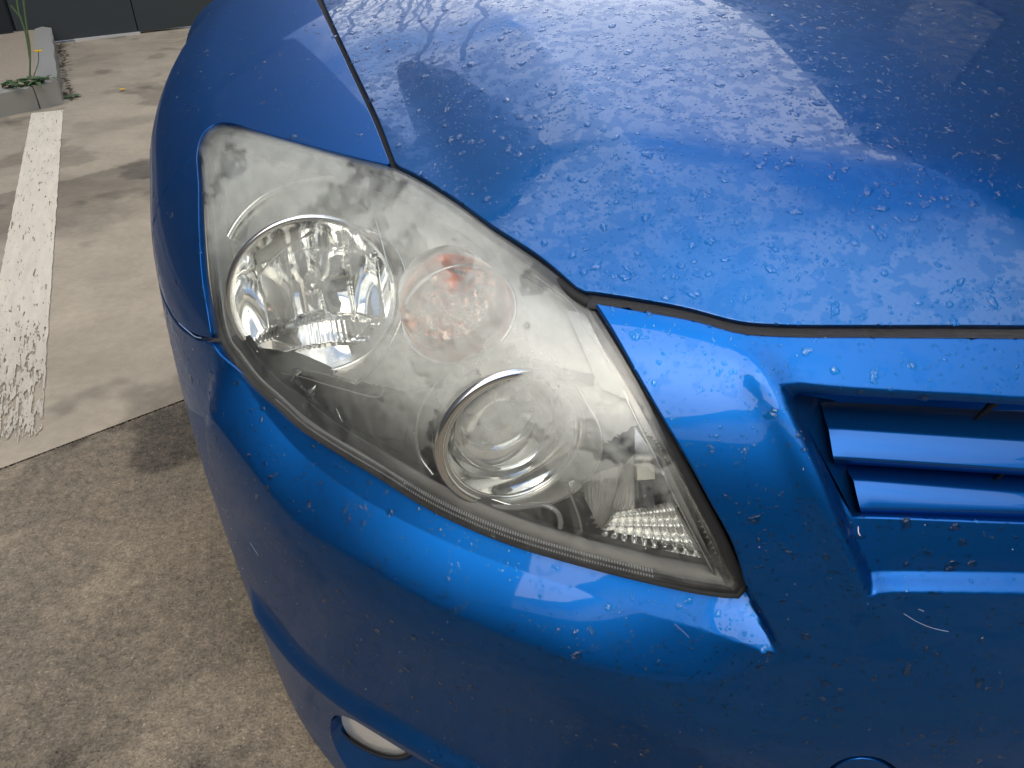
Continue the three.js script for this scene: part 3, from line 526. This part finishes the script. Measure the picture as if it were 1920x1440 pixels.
const nearMap = texture(2048, (u, v) => { const k = slabTone(-2.3 + u * 2.6, -2.4 + v * 2.6, true) * .94, w = .5 + .5 * fbm(u * 9, v * 9, 2, 3); return [k, k * mix(.895, .915, w), k * mix(.74, .785, w)]; }, { srgb: true });
const dampRough = texture(512, (u, v) => { const x = GX + u * GS, z = GZ + v * GS; const n = fbm(x * 2.2, z * 2.2, 7.7, 5); return [0, mix(.92, .42, sstep(0, .22, n)), 0]; });
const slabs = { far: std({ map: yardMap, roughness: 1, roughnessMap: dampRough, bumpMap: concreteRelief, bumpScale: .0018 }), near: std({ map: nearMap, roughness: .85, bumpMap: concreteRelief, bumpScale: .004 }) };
const far = std({ color: lin(.26, .235, .20), roughness: .95 });
{ const g = new THREE.PlaneGeometry(400, 400); g.rotateX(-Math.PI / 2); g.translate(0, -.014, 0); struct('ground', g, far); }
// two cast slabs, a narrow open joint between them
{
  const dir = norm3(sub3(jointB, jointA)), nrm = [-dir[2], 0, dir[0]];
  for (const s of [1, -1]) {
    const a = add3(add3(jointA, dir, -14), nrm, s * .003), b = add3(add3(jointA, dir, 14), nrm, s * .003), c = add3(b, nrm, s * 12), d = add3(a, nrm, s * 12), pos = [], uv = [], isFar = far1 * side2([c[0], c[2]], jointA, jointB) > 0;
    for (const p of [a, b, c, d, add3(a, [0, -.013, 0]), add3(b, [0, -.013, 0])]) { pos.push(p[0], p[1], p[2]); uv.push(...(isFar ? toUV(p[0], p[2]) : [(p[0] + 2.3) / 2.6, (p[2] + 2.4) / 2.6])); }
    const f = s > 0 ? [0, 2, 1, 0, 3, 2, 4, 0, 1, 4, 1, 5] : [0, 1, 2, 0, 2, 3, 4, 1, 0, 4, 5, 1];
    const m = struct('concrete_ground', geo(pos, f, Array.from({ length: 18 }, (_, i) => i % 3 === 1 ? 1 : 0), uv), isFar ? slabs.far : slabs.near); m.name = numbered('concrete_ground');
  }
}
// worn white parking line
{
  const worn = texture(1024, (u, v) => { const x = u * 1.2, z = v * 3.2, n = fbm(x * 16, z * 16, 1.7, 5), m = fbm(x * 60, z * 60, 3.3, 3); const far_ = sstep(.70, .93, v), k = n + .5 * m; const hole = sstep(mix(.33, .02, far_), mix(.36, .06, far_), k); const c = .98 + .08 * fbm(x * 6, z * 6, 7, 4) - .10 * far_; const on = (1 - hole) * (Math.abs(u - .5 + .03 * n) < .47 ? 1 : 0) * (v < .965 + .05 * n ? 1 : 0); return [c * .98, c * .93, c * .84, on]; }, { srgb: true });
  const L = [gnd(57, 212, .004), gnd(8, 450, .004)], R = [gnd(120, 206, .004), gnd(100, 560, .004)];
  const along = norm3(add3(norm3(sub3(L[1], L[0])), norm3(sub3(R[1], R[0])))), e = gnd(55, 868, .004), len = dot3(sub3(e, R[0]), along), n = 12, pos = [], uv = [], idx = [];
  for (let i = 0; i <= n; i++) { const a = add3(L[0], along, len * i / n), b = add3(R[0], along, len * i / n); pos.push(...a, ...b); uv.push(0, i / n, 1, i / n); if (i < n) idx.push(i * 2, i * 2 + 2, i * 2 + 1, i * 2 + 1, i * 2 + 2, i * 2 + 3); }
  struct('parking_line', geo(pos, idx, null, uv), std({ map: worn, alphaTest: .5, roughness: .8, bumpMap: concreteRelief, bumpScale: .002 }));
}
// dark sheet-metal gate with its post, standing along the far side of the yard
const gA = gnd(0, 94), gB = gnd(350, 54), gDir = norm3(sub3(gB, gA)), gN = norm3([-gDir[2], 0, gDir[0]]), gBack = gN[2] > 0 ? gN.map(x => -x) : gN;
{
  const steel = phy({ color: lin(.05, .062, .067), roughness: .42, metalness: .1 });
  const gate = thing('metal_gate', 'dark grey green sheet metal gate across the back of the yard', 'gate', gA), H = 2.6;
  const panelB = (t0, t1, y0, y1, th, off, m, nm) => part(gate, nm, (() => { const c = add3(add3(gA, gDir, (t0 + t1) / 2), gBack, off + th / 2); c[1] = (y0 + y1) / 2; return boxAt(c, gDir, [0, 1, 0], cross3(gDir, [0, 1, 0]), t1 - t0, y1 - y0, th); })(), m);
  const jt = dot3(sub3(gnd(262, 64), gA), gDir), w = 1.25;
  for (let k = -3; k < 6; k++) { const a = jt + k * w; if (a + w < .13) continue; panelB(Math.max(a, .13) + .004, a + w - .004, .012, H, .03, .02, steel, 'gate_panel'); }
  panelB(.10, jt + 6 * w, .010, H - .1, .03, .06, steel, 'gate_frame');
  panelB(-.10, .11, 0, H + .1, .10, 0, std({ color: lin(.018, .024, .027), roughness: .5 }), 'gate_post');
  panelB(-6, -.08, 0, H, .08, .06, steel, 'gate_panel');
  const gb = thing('gate_house', 'grey wall and roof over the left part of the dark gate', 'building', add3(gA, gBack, .2)), wl = dist3(gA, gB) - .02, wm = std({ color: lin(.11, .11, .115), roughness: .85 });
  const wb = (t0, t1, y0, y1, o, th) => boxAt((() => { const c = add3(add3(gA, gDir, (t0 + t1) / 2), gBack, o + th / 2); c[1] = (y0 + y1) / 2; return c; })(), gDir, [0, 1, 0], cross3(gDir, [0, 1, 0]), t1 - t0, y1 - y0, th);
  part(gb, 'wall', wb(-6, wl, H + .11, 8.4, .0, 2.5), wm); part(gb, 'roof', wb(-6.2, wl + .2, 8.402, 8.6, -.25, 3), std({ color: lin(.06, .05, .05), roughness: .8 })); part(gb, 'pillar', wb(wl - .3, wl, 0, H + .108, .3, .3), wm);
  const s = thing('door_sill', 'pale metal threshold strip on the ground under the gate', 'threshold', gnd(200, 72)); const a = gnd(140, 78), b = gnd(262, 63);
  part(s, 'strip', boxAt(add3(add3(a, sub3(b, a), .5), [0, .006, 0]), norm3(sub3(b, a)), [0, 1, 0], cross3(norm3(sub3(b, a)), [0, 1, 0]), dist3(a, b), .016, .035), std({ color: lin(.62, .60, .56), roughness: .5 }));
}
// tall buildings on both sides of the yard
const facade = (name, label, at, w, h, d, col, turn) => {
  const o = thing(name, label, 'building', at), ex = [Math.cos(turn), 0, -Math.sin(turn)], ez = [Math.sin(turn), 0, Math.cos(turn)], m = std({ color: col, roughness: .85 }), gl = phy({ color: lin(.03, .035, .04), roughness: .1 });
  part(o, 'wall', boxAt(add3(add3(at, ez, -d / 2), [0, 1, 0], h / 2), ex, [0, 1, 0], ez, w, h, d), m);
  part(o, 'roof_edge', boxAt(add3(add3(at, ez, -d / 2 + .1), [0, 1, 0], h + .1), ex, [0, 1, 0], ez, w + .3, .2, d + .3), m);
  for (let k = 0; k < Math.floor(w / 3); k++) part(o, 'window', boxAt(add3(add3(add3(at, ex, -w / 2 + 1.5 + k * 3), ez, .01), [0, 1, 0], h * .62), ex, [0, 1, 0], ez, 1.2, 1.3, .06), gl);
};
facade('yard_building', 'grey building along the left of the yard beyond the white line', [-4.4, 0, 1], 14, 9, 3, lin(.13, .13, .13), Math.PI / 2);
facade('yard_building', 'dark building along the right of the yard beyond the car', [4.2, 0, -4], 18, 6, 3, lin(.025, .03, .03), -Math.PI / 2);
facade('street_house', 'dark rendered house facing the car from across the yard', [-1, 0, 7.5], 16, 4.2, 3, lin(.07, .068, .065), Math.PI);
// planter bed with kerb stones
{
  const h = .12, c = gnd(121, 196), l = gnd(0, 221), u = norm3(sub3(l, c)), r0 = gnd(105, 82), w = norm3(sub3(r0, c)), up = [0, 1, 0];
  const kerb = std({ color: lin(.46, .445, .39), roughness: .9, bumpMap: concreteRelief, bumpScale: .004 });
  const bed = thing('planter_kerb', 'low concrete kerb round the planting bed at the end of the white line', 'kerb', c);
  const stone = (a, b, th, inward, y) => { const d = norm3(sub3(b, a)), L = dist3(a, b), g = new THREE.BoxGeometry(L - .006, h + y, th, 8, 3, 2), p = g.attributes.position; for (let i = 0; i < p.count; i++) { const q = [p.getX(i), p.getY(i), p.getZ(i)]; const e = fbm(q[0] * 9 + a[0] * 3, q[1] * 9, q[2] * 9 + a[2], 3) * .016; p.setXYZ(i, q[0] - Math.sign(q[0]) * Math.abs(e) * .3, q[1] - (q[1] > .04 ? .012 * (Math.abs(q[2]) > th * .4 ? 1 : 0) : 0) + e * .5, q[2] + e); } g.computeVertexNormals(); const m = add3(add3(add3(a, d, L / 2), inward, th / 2), up, (h + y) / 2 - .004); g.applyMatrix4(new THREE.Matrix4().makeBasis(new THREE.Vector3(...d), new THREE.Vector3(...up), new THREE.Vector3(...cross3(d, up))).setPosition(...m)); part(bed, 'kerb_stone', g, kerb); };
  const inU = norm3(sub3(w, u.map(x => x * dot3(w, u)))), inW = norm3(sub3(u, w.map(x => x * dot3(w, u))));
  const e1 = gnd(84, 207); const q1 = dist3(c, e1);
  stone(add3(c, u, 0), add3(c, u, q1), .10, inU, .004); for (let k = 0; k < 4; k++) stone(add3(c, u, q1 + k * .5), add3(c, u, q1 + k * .5 + .5), .10, inU, -.002 * k);
  const LW = dist3(c, r0); for (let k = 0; k < 3; k++) stone(add3(c, w, .11 + k * (LW - .11) / 3), add3(c, w, .11 + (k + 1) * (LW - .11) / 3), .10, inW, -.003 * k);
  // soil
  const N = 26, pos = [], uv = [], idx = []; for (let j = 0; j <= N; j++) for (let i = 0; i <= N; i++) { const p = add3(add3(add3(c, u, .06 + i / N * 2.4), w, .06 + j / N * (LW + .1)), up, h - .025 + .03 * fbm(i * .35, j * .35, 2, 3)); pos.push(...p); uv.push(...toUV(p[0], p[2])); } for (let j = 0; j < N; j++) for (let i = 0; i < N; i++) { const a = j * (N + 1) + i; idx.push(a, a + 1, a + N + 1, a + 1, a + N + 2, a + N + 1); }
  const soil = struct('planter_soil', geo(pos, idx, null, uv), std({ color: lin(.42, .34, .25), roughness: 1, bumpMap: concreteRelief, bumpScale: .012 }));
  // weeds
  const leafG = (L, W, bend) => { const P = [], I = []; for (let i = 0; i <= 4; i++) { const t = i / 4, k = W * Math.sin(Math.PI * Math.min(1, t * .9 + .1)) * (1 + .25 * Math.cos(t * 22)); P.push(-k, bend * t * t * -L + t * L * .35, t * L, 0, bend * t * t * -L + t * L * .35 - .15 * k, t * L, k, bend * t * t * -L + t * L * .35, t * L); } for (let i = 0; i < 4; i++) { const a = i * 3; I.push(a, a + 1, a + 3, a + 1, a + 4, a + 3, a + 1, a + 2, a + 4, a + 2, a + 5, a + 4); } return geo(P, I); };
  const green = phy({ color: lin(.07, .13, .045), roughness: .6 }), green2 = phy({ color: lin(.10, .15, .06), roughness: .6 });
  const tuft = (name, label, at, n, L, spread, m) => { const o = thing(name, label, 'weed', at); const l = []; for (let i = 0; i < n; i++) { const g = leafG(L * (.6 + .6 * rnd()), L * .17, .25 + .5 * rnd()); g.rotateY(rnd() * 6.283); g.translate(at[0] + (rnd() - .5) * spread, at[1] + rnd() * L * .3, at[2] + (rnd() - .5) * spread * .7); l.push(g); } part(o, 'leaves', merge(l), m); return o; };
  const hb = (x, y) => gnd(x, y, h);
  tuft('weed', 'low dark green leafy weed on the kerb edge by the white line', hb(44, 158), 46, .065, .17, green);
  tuft('weed', 'small faded weed in the kerb corner beside the leafy clump', hb(85, 150), 14, .045, .08, green2);
  tuft('weed', 'tiny weed growing at the foot of the kerb corner on the concrete', gnd(132, 184), 18, .045, .08, green);
  const stalk = thing('flower_stalk', 'tall thin green weed stalks rising before the dark gate', 'weed', hb(56, 146));
  const b0 = hb(56, 146), ref = Math.hypot(...sub3(b0, [0, 1, 0])); const at = (x, y) => { const d = ray(x, y); return add3([0, 1, 0], d, ref); };
  for (const l of [[[56, 146], [56, 90], [50, 50], [44, 0], [42, -40]], [[56, 110], [48, 62], [36, 26], [30, -10]], [[40, 34], [28, 20], [20, 10]]]) part(stalk, 'stem', tube(l.map(q => at(...q)), .0045, false, 20, 6), green2);
  const fl = (name, label, P, r) => { const o = thing(name, label, 'flower', P), l = []; for (let i = 0; i < 16; i++) { const g = new THREE.SphereGeometry(r * .36, 6, 4); g.scale(1.5, .35, .7); g.translate(r * .6, 0, 0); g.rotateZ(.25); g.rotateY(i / 16 * 6.283 + (i % 2) * .2); g.translate(...P); l.push(g); } part(o, 'petals', merge(l), std({ color: lin(.85, .52, .01), roughness: .6 })); const d = new THREE.SphereGeometry(r * .35, 8, 6); d.scale(1, .6, 1); d.translate(P[0], P[1] + r * .1, P[2]); part(o, 'flower_head', d, std({ color: lin(.7, .35, .01), roughness: .8 })); return o; };
  const fp = at(72, 97); const flower = fl('yellow_flower', 'bright yellow flower on a thin stem above the planting bed', fp, .02);
  part(flower, 'stem', tube([hb(62, 146), add3(add3(hb(62, 146), sub3(fp, hb(62, 146)), .6), [.01, 0, 0]), fp], .0022, false, 10, 5), green2);
  const g2 = gnd(230, 171); fl('fallen_flower', 'small yellow flower head lying on the concrete beside the kerb', [g2[0], .008, g2[2]], .014);
  // dead leaves along the kerb's side
  const brown = std({ color: lin(.10, .065, .04), roughness: .9 }), ll = []; for (let i = 0; i < 60; i++) { const g = leafG(.035 * (.5 + rnd()), .009, .2); g.rotateY(rnd() * 6.283); const k = rnd(); const p = add3(add3(c, w, .15 + k * (LW - .2)), inW, -.015 - .05 * rnd() * rnd()); g.translate(p[0], .004 + rnd() * .01, p[2]); ll.push(g); }
  const dl = new THREE.Mesh(merge(ll), brown); dl.name = 'dead_leaves'; dl.userData = { kind: 'stuff', label: 'brown dead leaves gathered along the side of the kerb', category: 'leaves' }; dl.castShadow = dl.receiveShadow = true; scene.add(dl);
}

// ---------- rain on the paint and the cover ----------
{
  const water = phy({ color: lin(1, 1, 1), transmission: 1, thickness: 0, roughness: 0, ior: 1.36 }), wetPaint = phy({ color: paint.color, metalness: 1, roughness: .4 });
  const domes = [1].map(k => { const d = new THREE.SphereGeometry(1, 18, 5, 0, Math.PI * 2, 0, Math.PI * .5), p = d.attributes.position; for (let i = 0; i < p.count; i++) { const x = p.getX(i), z = p.getZ(i), t = Math.atan2(z, x), r = 1 + (.2 + .22 * k) * nz(Math.cos(t) * 1.3 + k * 5, Math.sin(t) * 1.3, k * 3.1 + .5) * 1.6; p.setXYZ(i, x * r, Math.pow(p.getY(i), .8) * (.40 - .06 * k), z * r); } d.computeVertexNormals();
    const P = [0, .05, 0], I = []; for (let i = 0; i < 18; i++) { const t = i / 18 * 2 * Math.PI, r = .97 * (1 + (.2 + .22 * k) * nz(Math.cos(t) * 1.3 + k * 5, Math.sin(t) * 1.3, k * 3.1 + .5) * 1.6); P.push(Math.cos(t) * r, .05, Math.sin(t) * r); I.push(0, 1 + (i + 1) % 18, 1 + i); }
    return mergeGeometries([d, geo(P, I)], true); });
  const M = [], up = new THREE.Vector3(0, 1, 0), cam = new THREE.Vector3(0, 1, 0), fr = new THREE.Frustum().setFromProjectionMatrix(new THREE.Matrix4().multiplyMatrices(camera.projectionMatrix, camera.matrixWorldInverse));
  const scatter = (o, n, big, sizeK = 1) => {
    const g = o.geometry, p = g.attributes.position, N = g.attributes.normal, ix = g.index, off = o.getWorldPosition(new THREE.Vector3()), A = [], tri = [];
    const a = new THREE.Vector3(), b = new THREE.Vector3(), c = new THREE.Vector3(); let s = 0;
    for (let i = 0; i < ix.count; i += 3) {
      a.fromBufferAttribute(p, ix.getX(i)).add(off); b.fromBufferAttribute(p, ix.getX(i + 1)).add(off); c.fromBufferAttribute(p, ix.getX(i + 2)).add(off);
      const m = a.clone().add(b).add(c).divideScalar(3); if (!fr.containsPoint(m)) continue;
      const d = m.distanceTo(cam); s += b.sub(a).cross(c.sub(a)).length() / (.35 + d * d); A.push(s); tri.push(i);
    }
    for (let k = 0; k < n; k++) {
      const r = rnd() * s; let lo = 0, hi = A.length - 1; while (lo < hi) { const m = lo + hi >> 1; A[m] < r ? lo = m + 1 : hi = m; }
      const i = tri[lo]; let u = rnd(), v = rnd(); if (u + v > 1) { u = 1 - u; v = 1 - v; }
      const P = new THREE.Vector3(), Q = new THREE.Vector3();
      for (const [w, j] of [[1 - u - v, 0], [u, 1], [v, 2]]) { P.addScaledVector(a.fromBufferAttribute(p, ix.getX(i + j)), w); Q.addScaledVector(b.fromBufferAttribute(N, ix.getX(i + j)), w); }
      P.add(off); Q.normalize();
      const cl = fbm(P.x * 22, P.y * 22, P.z * 22, 3); if (cl < -.12 && rnd() < .8) continue;
      const R = (rnd() < big ? .0015 + .0026 * rnd() * rnd() : .0004 + .0010 * Math.pow(rnd(), 2.6)) * sizeK;
      const q = new THREE.Quaternion().setFromUnitVectors(up, Q).multiply(new THREE.Quaternion().setFromAxisAngle(up, rnd() * 6.283));
      M.push(new THREE.Matrix4().compose(P.addScaledVector(Q, R * .01), q, new THREE.Vector3(R * (.8 + .5 * rnd()), R * (.7 + .5 * rnd()), R * (.8 + .5 * rnd()))));
      if (R > .0016) for (let e = 0; e < 2; e++) { const m2 = M[M.length - 1].clone(); const t = new THREE.Vector3((rnd() - .5) * R * 1.7, 0, (rnd() - .5) * R * 1.7).applyQuaternion(q); m2.premultiply(new THREE.Matrix4().makeTranslation(t.x, t.y, t.z)); m2.scale(new THREE.Vector3(.7, .8, .7)); M.push(m2); }
    }
  };
  const get = n => car.children.find(o => o.name === n);
  scatter(get('bonnet'), 14000, .045); scatter(get('bumper'), 17000, .03); scatter(get('front_fender'), 3600, .03);
  { // pale grit stuck to the lower bumper
    const keep = M.length; scatter(get('bumper'), 420, 0, .42); const G = M.splice(keep), o = new THREE.InstancedMesh(new THREE.IcosahedronGeometry(1, 0), std({ color: lin(.62, .6, .55), roughness: .8 }), G.length); G.forEach((m, i) => { m.scale(new THREE.Vector3(.8, .9, .6)); o.setMatrixAt(i, m); });
    o.name = 'road_grit'; o.userData = { kind: 'stuff', label: 'tiny pale specks of grit stuck to the wet bumper', category: 'grit' }; scene.add(o);
  }
  const put = (d, m, L, name, label) => { const I = new THREE.InstancedMesh(d, m, L.length); L.forEach((x, i) => I.setMatrixAt(i, x)); I.name = name; I.userData = { kind: 'stuff', label, category: 'raindrops' }; I.castShadow = I.receiveShadow = true; scene.add(I); };
  const nPaint = M.length; scatter(lamp.children.find(o => o.name === 'lens_cover'), 600, .02, .8);
  const cap = new THREE.SphereGeometry(1, 14, 4, 0, Math.PI * 2, 0, Math.PI * .5); cap.scale(1, .4, 1);
  put(cap, phy({ color: lin(.99, 1, 1), transmission: 1, thickness: .002, roughness: 0, ior: 1.33 }), M.splice(nPaint), 'cover_raindrops', 'few small clear raindrops on the clouded lamp cover');
  domes.forEach((d, k) => {
    const L = M, I = new THREE.InstancedMesh(d, [water, wetPaint], L.length); L.forEach((m, i) => I.setMatrixAt(i, m));
    I.name = numbered('raindrops'); I.userData = { kind: 'stuff', label: 'clear raindrops beaded all over the wet blue paint', category: 'raindrops' }; I.castShadow = I.receiveShadow = true; scene.add(I);
  });
}
renderer.render(scene, camera);
